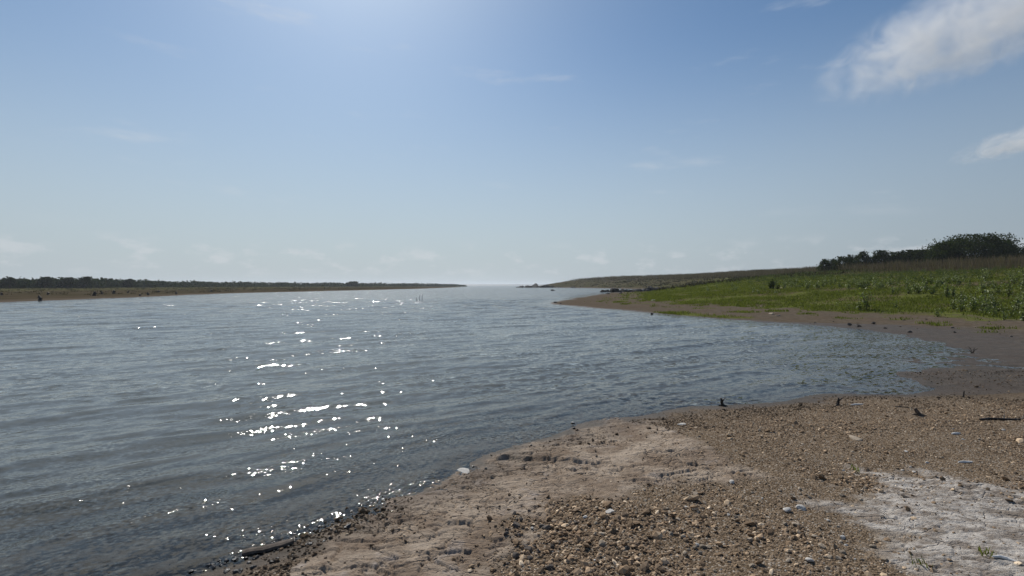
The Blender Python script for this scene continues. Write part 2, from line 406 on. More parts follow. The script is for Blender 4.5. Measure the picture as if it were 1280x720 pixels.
def mat_leaf(name, a, b, trans=.35, scale=1.5, sheen=0.):
    m, nt, out = new_mat(name); N = NT(nt)
    G = N.n('ShaderNodeNewGeometry')
    c = N.mix(G.outputs['Random Per Island'], a, b)
    c = N.mix(N.ramp(N.noise(scale, 3, .5, G.outputs['Position']), .35, .65, 0., .5), c, tuple(x * .7 for x in a))
    d = N.n('ShaderNodeBsdfDiffuse'); N.l(c, d.inputs[0])
    t = N.n('ShaderNodeBsdfTranslucent'); N.l(N.mix(1., c, (1.1, 1.25, .6), 'MULTIPLY'), t.inputs[0])
    mx = N.n('ShaderNodeMixShader'); mx.inputs[0].default_value = trans; N.l(d.outputs[0], mx.inputs[1]); N.l(t.outputs[0], mx.inputs[2])
    if sheen:
        gls = N.n('ShaderNodeBsdfGlossy'); gls.inputs['Roughness'].default_value = .5; gls.inputs[0].default_value = (.9, .95, .85, 1)
        m2 = N.n('ShaderNodeMixShader'); m2.inputs[0].default_value = sheen; N.l(mx.outputs[0], m2.inputs[1]); N.l(gls.outputs[0], m2.inputs[2]); mx = m2
    N.l(mx.outputs[0], out.inputs[0])
    return m

M_GROUND = mat_ground(); M_WATER = mat_water()
M_GRAVEL = mat_simple('gravel_stone', (.2, .2, .2), (.3, .3, .3), 30, .92, .25, .004, attr='tint')
M_STONE_BUFF = mat_simple('buff_stone', (.24, .185, .13), (.44, .37, .285), 14, .92, .5, .006, rand=.6)
M_STONE_DARK = mat_simple('dark_stone', (.062, .050, .042), (.13, .108, .09), 14, .85, .5, .006, rand=.5)
M_STONE_PALE = mat_simple('pale_stone', (.42, .39, .35), (.66, .63, .58), 12, .9, .4, .005, rand=.2)
M_WETSTONE = mat_simple('wet_stone', (.022, .018, .015), (.060, .048, .040), 18, .28, .4, .005, rand=.4, spec=.5)
M_ROCK = mat_simple('shore_rock', (.016, .015, .015), (.062, .055, .050), 1.2, .85, .6, .12, rand=.5)
M_ROCK_PALE = mat_simple('pale_shore_rock', (.14, .125, .11), (.26, .235, .21), 1.2, .88, .6, .12, rand=.3)
M_DEADWOOD = mat_simple('weathered_wood', (.060, .046, .036), (.135, .108, .086), 26, .88, .5, .006)
M_WETWOOD = mat_simple('dark_wet_wood', (.014, .011, .009), (.045, .035, .028), 20, .5, .5, .006)
M_BARK = mat_simple('bark', (.030, .024, .019), (.075, .060, .047), 6, .95, .6, .03)
M_SHELL = mat_simple('bleached_shell', (.66, .64, .60), (.80, .78, .74), 30, .55, .2, .002)
M_FOAM = mat_simple('dried_foam_stone', (.46, .45, .43), (.74, .73, .70), 22, .8, .6, .004)
M_WEED = mat_leaf('weed_leaf', (.130, .160, .036), (.225, .240, .070), .45, sheen=.06)
M_WEED_DARK = mat_leaf('weed_leaf_dark', (.052, .074, .020), (.110, .128, .040), .4, sheen=.02)
M_GRASS = mat_leaf('grass_blade', (.104, .118, .032), (.175, .180, .056), .45)
M_TREE = mat_leaf('tree_leaf', (.020, .030, .013), (.064, .080, .030), .3, .4)
M_FARTREE = mat_leaf('far_tree_leaf', (.026, .036, .020), (.050, .064, .030), .2, .05)
M_REED = mat_leaf('dry_reed', (.100, .075, .056), (.190, .150, .112), .25, .3)
M_STEM = mat_simple('weed_stem', (.060, .066, .028), (.10, .105, .045), 12, .9, 0)

# ------------------------------------------------------------------ ground sheet: rings around the camera, out past the horizon
def polar(rs, front, n_front, n_back):
    a = np.concatenate([np.linspace(-front, front, n_front), np.linspace(front, 360 - front, n_back + 2)[1:-1]])
    a = np.radians(a)
    rr, aa = np.meshgrid(rs, a, indexing='ij')
    x = (rr * np.sin(aa)).ravel(); y = (rr * np.cos(aa)).ravel()
    nr, na = len(rs), len(a)
    i = np.arange(nr - 1)[:, None]; k = np.arange(na)[None, :]
    k2 = (k + 1) % na
    F = np.stack([(i * na + k), (i * na + k2), ((i + 1) * na + k2), ((i + 1) * na + k)], -1).reshape(-1, 4)
    return x, y, F
def ring_radii(r0, ratios):
    rs = [r0]
    for r1, q in ratios:
        while rs[-1] < r1: rs.append(rs[-1] * (1 + q))
    return np.array(rs)

rs = ring_radii(.03, [(1.8, .06), (9.5, .0034), (60, .008), (900, .014), (9000, .05)])
gx, gy, gF = polar(rs, 56, 1150, 110)
gzv, gsr, gsl, gm = ground_z(gx, gy)
rr_ = np.hypot(gx, gy)
gzv = gzv + 15 * smooth(rr_, 3900, 4500) * (np.maximum(gsr, gsl) > -1e9)          # the far shore of the lake
me = mesh_np('ground', np.stack([gx, gy, gzv], 1), gF, True)
one = np.ones_like(gx)
gm[3] = np.maximum(gm[3], smooth(rr_, 3500, 4500)); gm[4] = np.where(rr_ > 3500, .3, gm[4])
attr_col(me, 'region', np.stack([gm[0], gm[1], gm[2], one], 1)); attr_col(me, 'cover', np.stack([gm[3], gm[4], gm[5], one], 1))
tag(link('ground', me, M_GROUND), 'muddy and gravelly lake shore rising to green and dry grass', 'ground', kind='structure')

# ------------------------------------------------------------------ lake
WAVES = []
wr = np.random.default_rng(5)
for lam, amp, spread in [(1.55, .0170, 7), (1.18, .0140, 8), (.92, .0110, 10), (.74, .0075, 12), (.60, .0058, 14), (.50, .0048, 16), (.42, .0040, 18), (.36, .0030, 20), (.30, .0024, 22), (.25, .0018, 26), (.21, .0013, 30), (2.3, .012, 14)]:
    for q in range(3):
        th = R(-55 + wr.normal() * spread)        # the waves run towards us and a little to the right
        WAVES.append((lam * wr.uniform(.88, 1.12), amp * wr.uniform(.6, 1.0), th, wr.uniform(0, 6.28), wr.integers(100, 140)))
def wave_height(x, y, sr, sl, depth, r):
    h = np.zeros_like(x)
    cell = np.maximum(.0042 * r, .0165 * r * smooth(r, 62, 90))
    for i, (lam, amp, th, ph, sd) in enumerate(WAVES):
        k = 2 * math.pi / lam
        fade = smooth(-cell / lam, -.42, -.22)
        if not fade.any(): continue
        env = .55 + .75 * perlin(x / (lam * 8), y / (lam * 3.2), 100 + i)
        p = k * (x * math.cos(th) + y * math.sin(th)) + ph + 1.1 * perlin(x / (lam * 4), y / (lam * 4), 150 + i)
        s = np.sin(p - .30 * np.sin(p))          # the face towards the shore is the steeper one
        h += amp * fade * env * (s + .30 * (s * s - .5))
    shoal = .10 + .90 * smooth(depth, .0, .16)
    h *= .96 * shoal
    # low swells that wrap round and lap the near bank
    near = smooth(-r, -15, -8)
    s = -sr + .35 * perlin(x * .55, y * .55, 190) + .12 * perlin(x * 1.7, y * 1.7, 191)
    pk = np.sin(2 * math.pi * s / .82 + .8)
    pk = (np.maximum(pk, -.4) + .4) ** 2 / 1.96
    h += near * .019 * pk * smooth(s, .06, .3) * smooth(-s, -4.2, -1.6) * (.55 + .9 * perlin(x * .45, y * .45, 192)) * smooth(-x, -8, -4.5)
    return h
wrs = ring_radii(1.9, [(62, .0042), (700, .0165), (6500, .06)])
wx, wy, wF = polar(wrs, 50, 1180, 70)
wz0, wsr, wsl = macro(wx, wy)
wz0 = wz0 + relief(wx, wy, wsr, wz0, masks(wx, wy, wsr, wsl, wz0))
keep_v = wz0 < .10
F_ok = keep_v[wF].any(1)
wF = wF[F_ok]
used = np.unique(wF); remap = np.full(len(wx), -1); remap[used] = np.arange(len(used))
wF = remap[wF]; wx, wy, wz0, wsr, wsl = wx[used], wy[used], wz0[used], wsr[used], wsl[used]
wr_ = np.hypot(wx, wy); wd = np.maximum(-wz0, 0)
wh = wave_height(wx, wy, wsr, wsl, wd, wr_)
me = mesh_np('water', np.stack([wx, wy, wh], 1), wF, True)
attr_f(me, 'depth', wd); attr_f(me, 'ripple', (.12 + .88 * smooth(wr_, 10, 55)) * smooth(wd, .0, .25))
attr_f(me, 'open_water', smooth(wr_, 4, 9))
tag(link('water', me, M_WATER), 'rippled grey blue lake water with sun glitter', 'water', kind='structure')

# ------------------------------------------------------------------ gravel: loose small stones nobody could count
def scatter_gravel(n):
    x = RNG.uniform(-3.5, 10.5, n * 9); y = .7 + 9.1 * RNG.uniform(0, 1, n * 9) ** 1.25
    ok = np.abs(x) < 1.12 * y + 1.6
    x, y = x[ok], y[ok]
    z, sr, sl, m = ground_z(x, y)
    edge = .75 * 1.2 * np.exp(-((sr - .06) / .22) ** 2) * smooth(-x, .6, 1.1) * smooth(fbm(x * .9, y * .9, 320, 3), -.3, .25)
    clump = smooth(fbm(x * 1.1, y * 1.1, 300, 3), -.35, .45)
    bayreg = np.exp(-((x - 9.3) / 3) ** 2 - ((y - 9.4) / 1.5) ** 2) * smooth(sr, .02, .2)
    p = m[0] * (.10 + .90 * clump) + .035 * m[1] + .08 * m[2] + .9 * edge + .10 * bayreg
    keep = RNG.uniform(0, 1, len(x)) < p
    x, y, z, sr, edge, g0 = x[keep][:n], y[keep][:n], z[keep][:n], sr[keep][:n], edge[keep][:n], m[0][keep][:n]
    n = len(x)
    protos = [chipped(ICO0, RNG, 5, .5, .95, (1, RNG.uniform(.65, .95), RNG.uniform(.4, .7))) for _ in range(14)]
    P = np.array(protos)[RNG.integers(0, 14, n)]
    coarse = smooth(fbm(x * .8, y * .8, 310, 2) + .25 * (1 - smooth(y, 3, 5.5)), -.1, .5)
    size = .0043 * np.exp(RNG.normal(0, .52, n)) * (1 + 1.0 * coarse * smooth(-y, -6.2, -4.4)) * (1 + .12 * np.maximum(y - 3.5, 0))
    a = RNG.uniform(0, 2 * np.pi, n); t = RNG.normal(0, .35, (n, 2))
    ca, sa = np.cos(a)[:, None], np.sin(a)[:, None]
    X = P[:, :, 0] * ca - P[:, :, 1] * sa; Y = P[:, :, 0] * sa + P[:, :, 1] * ca; Z = P[:, :, 2] + X * t[:, :1] + Y * t[:, 1:]
    V = np.stack([X, Y, Z], 2) * size[:, None, None] + np.stack([x, y, z + size * RNG.uniform(-.15, .45, n)], 1)[:, None, :]
    F = ICO0[1][None] + (np.arange(n) * 12)[:, None, None]
    base = np.array([(.13, .103, .078), (.20, .160, .122), (.29, .240, .190), (.175, .145, .118), (.42, .365, .30), (.080, .066, .053), (.58, .535, .47)])
    c = np.array((1.44, 1.24, 1.00)) * base[RNG.choice(7, n, p=(.24, .27, .19, .12, .09, .06, .03))] * RNG.uniform(.8, 1.2, (n, 1))
    wet = np.clip(np.maximum(1 - smooth(sr, .10, .40), 1 - smooth(z, .05, .09)), 0, 1)[:, None]
    c = c * (1 - .62 * wet)
    rgba = np.repeat(np.concatenate([c, np.ones((n, 1))], 1), 12, 0)
    me = mesh_np('gravel', V.reshape(-1, 3), F.reshape(-1, 3)); attr_col(me, 'tint', rgba)
    return tag(link('gravel', me, M_GRAVEL), 'loose brown and buff gravel covering the near bank', 'gravel', kind='stuff')
scatter_gravel(82000)

# stones one can pick out, each its own object
STONES = [mesh_np('stone', chipped(ICO2, RNG, 11, .45, .88, (1, RNG.uniform(.65, .95), RNG.uniform(.45, .75)), .02), ICO2[1]) for _ in range(14)]
def stone_set(mat): 
    r = []
    for s in STONES:
        c = s.copy(); c.materials.append(mat); r.append(c)
    return r
S_BUFF, S_DARK, S_PALE, S_WET = (stone_set(m) for m in (M_STONE_BUFF, M_STONE_DARK, M_STONE_PALE, M_WETSTONE))
def stone(px, py, size, meshes, label, group=None, name='stone', flat=1., at_xy=None, rng=random):
    x, y = at_xy if at_xy else at(px, py)[:2]
    o = link(name, rng.choice(meshes)); o.scale = (size, size, size * flat)
    o.rotation_euler = (rng.uniform(-.25, .25), rng.uniform(-.25, .25), rng.uniform(0, 6.28))
    o.location = (x, y, gz(x, y) + size * flat * .22)
    return tag(o, label, 'stone', group)

def scatter_stones(n, region, size, meshes, label, group, accept):
    k = 0
    while k < n:
        px = random.uniform(region[0], region[2]); py = random.uniform(region[1], region[3])
        x, y, _ = at(px, py)
        z, sr, sl, m = ground_z(x, y)
        if not accept(float(sr[0]), [float(q[0]) for q in m], px, py): continue
        stone(0, 0, random.uniform(*size) * random.choice((.7, .85, 1, 1.15)), meshes, label, group, at_xy=(x, y)); k += 1
scatter_stones(110, (620, 610, 1130, 716), (.012, .023), S_BUFF, 'buff angular stone lying loose on the gravel nearest the camera', 'buff stones on the near gravel', lambda s, m, a, b: m[0] > .6)
scatter_stones(60, (760, 505, 1275, 610), (.009, .019), S_BUFF, 'brown stone on the farther gravel below the bay', 'brown stones on the farther gravel', lambda s, m, a, b: m[0] > .6)
scatter_stones(22, (640, 520, 1270, 716), (.010, .020), S_PALE, 'small bleached stone standing out pale among brown gravel', 'bleached stones among the gravel', lambda s, m, a, b: m[0] > .5)
scatter_stones(26, (626, 640, 720, 716), (.018, .032), S_DARK, 'dark grey stone in the loose cluster beside the baked mud', 'dark stones beside the baked mud', lambda s, m, a, b: m[0] + m[1] > .4)
scatter_stones(70, (170, 620, 450, 718), (.010, .026), S_WET, 'wet black stone washed by ripples at the water edge', 'wet stones at the water edge', lambda s, m, a, b: -.12 < s < .30)
scatter_stones(7, (560, 500, 780, 590), (.014, .028), S_WET, 'wet dark stone at the lip of the baked mud ledge', 'wet stones along the mud ledge', lambda s, m, a, b: -.10 < s < .25)
scatter_stones(18, (1010, 398, 1270, 425), (.05, .11), S_DARK, 'dark stone on the wet mud across the small bay', 'dark stones across the bay', lambda s, m, a, b: s > .3 and m[3] < .3)

# stones and scraps that can be named one by one
stone(578, 590, .095, S_PALE, 'flat whitish slab stone lying at the water edge', flat=.22)
stone(853, 531, .08, S_PALE, 'low pale grey stone half under the waterline near the stump', flat=.3)
stone(717, 529, .045, S_PALE, 'round white stone among dark wet pebbles in the shallows', flat=.6)
stone(1133, 624, .040, S_DARK, 'single dark stone on the white salt crust', flat=.6)
stone(1070, 549, .085, S_BUFF, 'long flat brown stone sunk in the middle of the gravel', flat=.4)
stone(985, 641, .036, S_PALE, 'grey blocky stone, largest on the nearest gravel')
stone(1002, 637, .034, S_PALE, 'pale pointed stone beside the largest grey blocky one')
stone(762, 643, .036, S_PALE, 'chalk white lump on brown gravel near the baked mud')
stone(915, 605, .026, S_PALE, 'bright white chip at the lower rim of the baked mud')
stone(965, 393, .22, S_BUFF, 'biggest buff flat rock on the mud across the bay', flat=.5)
stone(973, 395, .20, S_DARK, 'dark rock beside the biggest buff flat rock', flat=.5)

def scrap(px, py, length, rad, mat, name, label, cat, rot, curve=0., seg=8, lift=.6, taper=(.5, 1, .9, .35)):
    x, y, _ = at(px, py); b = MB(); n = len(taper)
    pts = [((i / (n - 1) - .5) * length, curve * math.sin(math.pi * i / (n - 1)) * length, rad * lift + (.12 * rad if i % 2 else 0)) for i in range(n)]
    b.tube(pts, [rad * t for t in taper], seg, .12)
    o = link(name, b.mesh(name), mat, None, (x, y, gz(x, y))); o.rotation_euler[2] = rot
    # lie along the slope
    e = .5 * length; c, s = math.cos(rot), math.sin(rot)
    o.rotation_euler[1] = -math.atan2(gz(x + c * e, y + s * e) - gz(x - c * e, y - s * e), 2 * e)
    return tag(o, label, cat)
scrap(1208, 578, .11, .011, M_SHELL, 'white_stick', 'short white stick on the gravel beyond the salt crust', 'stick', -.15)
scrap(1196, 543, .10, .014, M_SHELL, 'white_chip', 'small white chip on the gravel under the long dark branch', 'scrap', .1)
scrap(1258, 704, .10, .009, M_SHELL, 'curved_twig', 'curved bleached twig lying on the salt crust', 'twig', -.55, .22)
scrap(1072, 507, .18, .012, M_SHELL, 'pale_stick', 'pale flat stick on mud beside the second stump', 'stick', .05)

# driftwood board at the water edge
x, y, _ = at(335, 688)
b = MB(); L, W, T = .30, .062, .020
n = 9; V = []; F = []
for i in range(n):
    u = i / (n - 1) - .5
    w = W * (1 - .35 * abs(u * 2) ** 3) * (1 + .10 * math.sin(i * 2.3)); h = T * (1 + .12 * math.sin(i * 1.7))
    for (sy, szz) in ((-.5, 0), (-.42, .8), (-.1, 1), (.3, .9), (.5, .25), (.35, -.2), (-.3, -.2)):
        V.append((u * L, sy * w + .006 * math.sin(i * 1.1), szz * h))
for i in range(n - 1):
    for k in range(7):
        a_, b_ = i * 7 + k, i * 7 + (k + 1) % 7
        F += [(a_, a_ + 7, b_ + 7), (a_, b_ + 7, b_)]
for k in range(1, 6): F += [(0, k, k + 1), ((n - 1) * 7, (n - 1) * 7 + k + 1, (n - 1) * 7 + k)]
o = link('driftwood', mesh_np('driftwood', np.array(V), np.array(F)), M_DEADWOOD, None, (x, y, gz(x, y) + .012)); o.rotation_euler = (.1, -.05, .42)
tag(o, 'split brown driftwood board lying at the water edge', 'driftwood')

def branch(px, py, length, rad, mat, label, rot, nm='branch', twigs=2):
    x, y, _ = at(px, py); b = MB(); n = 7; pts = []
    for i in range(n):
        u = i / (n - 1) - .5
        wx_ = x + math.cos(rot) * u * length - math.sin(rot) * .03 * length * math.sin(i * 1.9); wy_ = y + math.sin(rot) * u * length + math.cos(rot) * .03 * length * math.sin(i * 1.9)
        pts.append((wx_ - x, wy_ - y, gz(wx_, wy_) - gz(x, y) + rad * .6 + .3 * rad * math.sin(i)))
    b.tube(pts, [rad * (1 - .55 * i / (n - 1)) for i in range(n)], 8, .15)
    for t in range(twigs):
        p = Vector(pts[2 + 2 * t]); d = Vector((math.cos(rot + .7), math.sin(rot + .7), .35)) * length * .14
        b.tube([p, p + d * .6, p + d], [rad * .4, rad * .3, rad * .12], 5)
    o = link(nm, b.mesh(nm), mat, None, (x, y, gz(x, y)))
    return tag(o, label, 'branch')
branch(1268, 526, .8, .014, M_WETWOOD, 'long black fallen branch on the wet mud below the bay', .03)
branch(1140, 510, .4, .007, M_WETWOOD, 'thin dark twig lying on mud behind the third stump', -.12, twigs=1)
branch(950, 500, .28, .007, M_WETWOOD, 'thin wet twig along the waterline between two stumps', .16, twigs=1)

# stumps of drowned brush on the near bank
def stump(px, py, h, r, label, lean, fork, mat=M_WETWOOD, cat='stump', name='stump', sd=0):
    x, y, z = at(px, py); g = np.random.default_rng(sd + 50); b = MB()
    lx, ly = lean
    b.tube([(0, 0, -.03), (0, 0, .0), (lx * .35, ly * .35, h * .4), (lx * .7, ly * .7, h * .75), (lx, ly, h)], [r * 1.9, r * 1.5, r, r * .9, r * .55], 9, .16, g)
    if fork:
        b.tube([(lx * .5, ly * .5, h * .55), (lx * .5 + fork * .5, ly, h * .85), (lx * .5 + fork, ly, h * 1.02)], [r * .7, r * .5, r * .25], 7, .15, g)
    for k in range(3):
        a = g.uniform(0, 6.28); b.tube([(0, 0, .012), (math.cos(a) * r * 2.4, math.sin(a) * r * 2.4, .006), (math.cos(a) * r * 4.4, math.sin(a) * r * 4.4, -.02)], [r * .8, r * .55, r * .2], 6, .1, g)
    o = link(name, b.mesh(name), mat, None, (x, y, max(gz(x, y), -.03)))
    return tag(o, label, cat)
stump(904, 508, .115, .020, 'dark forked stump at the waterline, leftmost of the three on the near bank', (-.03, 0, ), .05, sd=1)
stump(1048, 507, .11, .016, 'thin upright stump with a side twig at the bay edge', (.01, 0), .07, sd=2)
stump(1150, 520, .085, .022, 'short leaning stump on the mud before the black branch', (-.05, .01), 0, M_DEADWOOD, sd=3)
stump(1205, 497, .10, .009, 'thin short stick standing in the wet mud by the bay', (.01, 0), 0, sd=4, cat='stick', name='standing_stick')

# sticks standing far out in the lake
for k, (px, hh) in enumerate(((521, .42), (524.5, .62), (527.5, .66))):
    a, _ = px_ray(px, 376); d = 54 + k * 1.2
    b = MB(); b.tube([(0, 0, -.6), (.01, 0, .1), (.03 * (k - 1), 0, hh * .6), (.07 * (k - 1), .02, hh)], [.03, .028, .022, .012], 6, .1)
    o = link('stick', b.mesh('stick'), M_WETWOOD, None, (a * d, d, 0))
    tag(o, ['shortest of three bare sticks rising from open water', 'middle one of three bare sticks rising from open water', 'tallest of three bare sticks rising from open water'][k], 'stick', 'sticks in the open water')

# ------------------------------------------------------------------ rocks along the far spits
ROCKS = [mesh_np('rock', chipped(ICO2, RNG, 9, .4, .85, (1, RNG.uniform(.6, .9), RNG.uniform(.4, .65)), .03), ICO2[1]) for _ in range(8)]
def rock(x, y, s, mat, label, group=None, sz=1., tilt=.3):
    m = random.choice(ROCKS).copy(); m.materials.append(mat)
    o = link('rock', m); o.scale = (s, s * .8, s * sz); o.rotation_euler = (random.uniform(-tilt, tilt), random.uniform(-tilt, tilt), random.uniform(0, 6.28))
    o.location = (x, y, max(gz(x, y), 0) + s * sz * .18)
    return tag(o, label, 'rock', group)
for k in range(24):
    u = k / 23; px = 756 + 68 * u + random.uniform(-1, 1); a, _ = px_ray(px, 0); d = 128 + 18 * u + random.uniform(-2.5, 2.5)
    pale = k in (9, 15, 16)
    rock(a * d, d, random.uniform(1.0, 1.9) * (.75 + .5 * u), M_ROCK_PALE if pale else M_ROCK,
         'pale grey slab in the dark rock row off the grassy spit' if pale else 'dark tilted slab in the rock row off the grassy spit', 'pale slabs off the spit' if pale else 'dark slabs off the spit', random.uniform(.6, 1.0), .55)
for k in range(20):
    u = k / 19; px = 646 + 54 * u + random.uniform(-1.5, 1.5); a, _ = px_ray(px, 0); d = 396 - 16 * u + random.uniform(-4, 4)
    rock(a * d, d, random.uniform(2., 4.2) * (.55 + .8 * math.sin(math.pi * min(u * 1.15, 1))), M_ROCK, 'black rock on the tip of the farthest headland', 'rocks on the far headland', random.uniform(.5, .8), .35)
a, _ = px_ray(717, 0); rock(a * 330, 330, 3.0, M_ROCK, 'low dark rock alone on the beach right of the headland tip', None, .4)
a, _ = px_ray(691, 0); rock(a * 160, 160, 1.0, M_ROCK, 'lone dark rock breaking the water off the spit', None, .7)
a, _ = px_ray(753, 0); rock(a * 127, 127, .8, M_ROCK, 'small low rock in the water before the dark rock row', None, .5)
for px, py, s in ((694, 378.5, .13), (701, 380, .10), (815, 393, .09), (760, 367.6, .3), (776, 366.9, .34)):
    x, y, _ = at(px, py); rock(x, y, s * 1.6, M_ROCK, 'small dark stone at the edge of the bare sand spit', 'small stones on the sand spit', .9)
x, y, _ = at(816, 375.5); rock(x, y, .24, M_FOAM, 'white flat rock where the sand spit meets the grass', None, .5)
x, y, _ = at(970, 366); rock(x, y, .26, M_FOAM, 'white rock lying in the grass under the dark bush', None, .55)

# stumps on the mudflat across the lake
FAR = [(50, 375.8, .55), (2, 369, .45), (117.5, 369.8, .7), (127.5, 367.8, .5), (142, 367.2, .7), (175, 370, .35), (185, 369, .5), (220, 367.8, .5), (264, 364.6, .5), (160, 366.2, .45), (198, 365.6, .5), (60, 368.4, .4)]
for k, (px, py, hh) in enumerate(FAR):
    x, y, z = at(px, py); b = MB(); g = np.random.default_rng(80 + k)
    b.tube([(0, 0, -.1), (0, 0, 0), (g.uniform(-.08, .08), 0, hh * .5), (g.uniform(-.15, .15), 0, hh)], [hh * .5, hh * .42, hh * .28, hh * .16], 8, .25, g)
    b.tube([(0, 0, hh * .3), (hh * .4, 0, hh * .5), (hh * .7 * g.choice((-1, 1)), .05, hh * .62)], [hh * .18, hh * .13, hh * .06], 6, .2, g)
    tag(link('stump', b.mesh('stump'), M_WETWOOD, None, (x, y, max(z, 0))), 'dark broken stump on the mudflat across the lake', 'stump', 'stumps on the far mudflat')

# ------------------------------------------------------------------ leaf clouds
def rot_rand(n, rng, flat=0.):
    q = rng.normal(size=(n, 4)); q[:, 1:3] *= (1 - flat); q /= np.linalg.norm(q, axis=1)[:, None]
    w, x, y, z = q.T
    return np.stack([np.stack([1 - 2 * (y * y + z * z), 2 * (x * y - z * w), 2 * (x * z + y * w)], -1), np.stack([2 * (x * y + z * w), 1 - 2 * (x * x + z * z), 2 * (y * z - x * w)], -1), np.stack([2 * (x * z - y * w), 2 * (y * z + x * w), 1 - 2 * (x * x + y * y)], -1)], 1)
LEAF = np.array([(-.5, 0, 0), (0, -.28, .06), (.5, 0, 0), (0, .28, .06)])
def leaves(P, size, rng, flat=.3):
    n = len(P); Rm = rot_rand(n, rng, flat)
    V = np.einsum('nij,kj->nki', Rm, LEAF) * np.asarray(size).reshape(-1, 1, 1) + P[:, None, :]
    return V.reshape(-1, 3), np.arange(n * 4).reshape(n, 4)

def crown_points(rng, n_clump, per, ax, base_z, dome=True, spread=.16):
    """leaf centres in clumps spread through a lumpy dome"""
    c = []
    while len(c) < n_clump:
        p = rng.normal(size=3); p /= np.linalg.norm(p); r = rng.uniform(.35, 1) ** .5
        if p[2] < -.25: continue
        lump = 1 + .16 * math.sin(3.1 * p[0] + 2 * p[1] + rng.uniform(-.3, .3)) + rng.normal() * .05
        c.append(p * r * lump)
    c = np.array(c) * np.array(ax); c[:, 2] += base_z
    cs = rng.uniform(.6, 1.3, n_clump) * spread
    P = np.repeat(c, per, 0) + rng.normal(size=(n_clump * per, 3)) * np.repeat(cs, per)[:, None] * np.array(ax) * np.array((1, 1, .8))
    return P
def make_tree(label, group, loc, ax, trunk_h, n_clump, per, leaf, rng, mat=M_TREE, name='tree', spread=.12, bare=0):
    t = tag(empty(name, loc), label, 'tree', group)
    full_h = trunk_h + ax[2] * 1.32
    P = crown_points(rng, n_clump, per, ax, trunk_h + ax[2] * .25, spread=spread)
    P[:, 2] *= full_h / np.percentile(P[:, 2], 98.5); P[:, :2] *= np.array(ax[:2]) / np.percentile(np.abs(P[:, :2]), 96, axis=0)
    P = P[(P[:, 2] > .1) & (P[:, 2] < full_h * 1.01)]
    V, F = leaves(P, rng.uniform(.6, 1.4, len(P)) * leaf, rng)
    link('crown', mesh_np('crown', V, F), mat, t)
    b = MB(); r0 = .035 * (ax[0] + ax[2])
    b.tube([(0, 0, -.4), (0, 0, .1), (.1 * ax[0] * .3, 0, trunk_h * .6), (0, .05, trunk_h * 1.1)], [r0 * 1.5, r0 * 1.2, r0, r0 * .8], 9, .1, rng)
    for k in range(7):
        a = 2 * math.pi * k / 7 + rng.uniform(-.3, .3); e = rng.uniform(.55, .85)
        p0 = Vector((0, .02, trunk_h * rng.uniform(.6, 1.05))); p2 = Vector((math.cos(a) * ax[0] * e, math.sin(a) * ax[1] * e, trunk_h + ax[2] * rng.uniform(.3, .95)))
        p1 = p0.lerp(p2, .5) + Vector((0, 0, .12 * ax[2]))
        b.tube([p0, p1, p2], [r0 * .6, r0 * .38, r0 * .1], 6, .1, rng)
    for k in range(bare):
        a = rng.uniform(0, 6.28); p0 = Vector((math.cos(a) * ax[0] * .4, 0, trunk_h + ax[2] * .6)); p2 = p0 + Vector((math.cos(a) * ax[0] * .4, 0, ax[2] * .9))
        b.tube([p0, p0.lerp(p2, .5), p2], [.06, .045, .015], 5, .1, rng)
    link('trunk', b.mesh('trunk'), M_BARK, t)
    return t
def sky_tree(px, top, width_px, d, label, seed, base_py=None, group=None, leaf=.34, dens=1., name='tree', hz=None, mat=M_TREE, bare=0):
    """a tree at distance d whose crown is width_px wide and reaches photo row top"""
    g = np.random.default_rng(seed); a, _ = px_ray(px, 0); x = a * d
    z = gz(x, d); h = CAM_Z + (HORIZ - top) / FPX * d - z; w = width_px / FPX * d / 2
    h = max(h, 1.2)
    th = h * .16 if hz is None else hz; az = (h - th) / 1.32
    return make_tree(label, group, (x, d, z - .1), (w, w * .8, az), th, int(95 * dens), int(48 * dens), leaf, g, mat, name, bare=bare)

# the trees along the crest on the right
sky_tree(1212, 292.5, 86, 118, 'broad domed dark tree, tallest on the grassy crest', 1, leaf=.42, dens=1.9, name='broad_tree')
sky_tree(1251, 300, 26, 122, 'dark rounded tree joined to the right flank of the broad domed one', 2, leaf=.42, dens=1.4)
sky_tree(1181, 303, 40, 116, 'lower bushy tree tucked under the left flank of the broad domed one', 3, leaf=.4, dens=1.1)
sky_tree(1270, 309, 26, 126, 'small pale leaved tree at the right end of the crest', 4, leaf=.36, dens=.9)
sky_tree(1286, 307, 18, 120, 'thin dark tree cut by the right edge of the view', 5, leaf=.36, dens=.8)
sky_tree(1151, 311.5, 23.2, 126, 'round dark tree left of the gap with bare branches', 6, leaf=.4, dens=1., bare=3)
sky_tree(1137, 312, 18.9, 128, 'dense dark tree, fourth of the crest row from the left end', 7, leaf=.4, dens=.95)
sky_tree(1120, 314, 20.6, 130, 'grey green tree with a ragged top between two darker ones', 8, leaf=.38, dens=.9)
sky_tree(1100, 312.5, 18.9, 130, 'upright dark tree with a peaked top in the crest row', 9, leaf=.38, dens=.95)
sky_tree(1078, 314, 20.6, 132, 'tall spiky tree just right of the low hedge of scrub', 10, leaf=.38, dens=.9, bare=2)
sky_tree(1052, 320, 20.6, 136, 'low flat scrub tree in the middle of the left crest scrub', 11, leaf=.36, dens=.9)
sky_tree(1033, 323, 18.9, 140, 'lowest scrub tree at the left end of the crest row', 12, leaf=.36, dens=.8)
sky_tree(1064, 318, 17.2, 137, 'small scrub tree between the flat one and the spiky one', 13, leaf=.36, dens=.8)

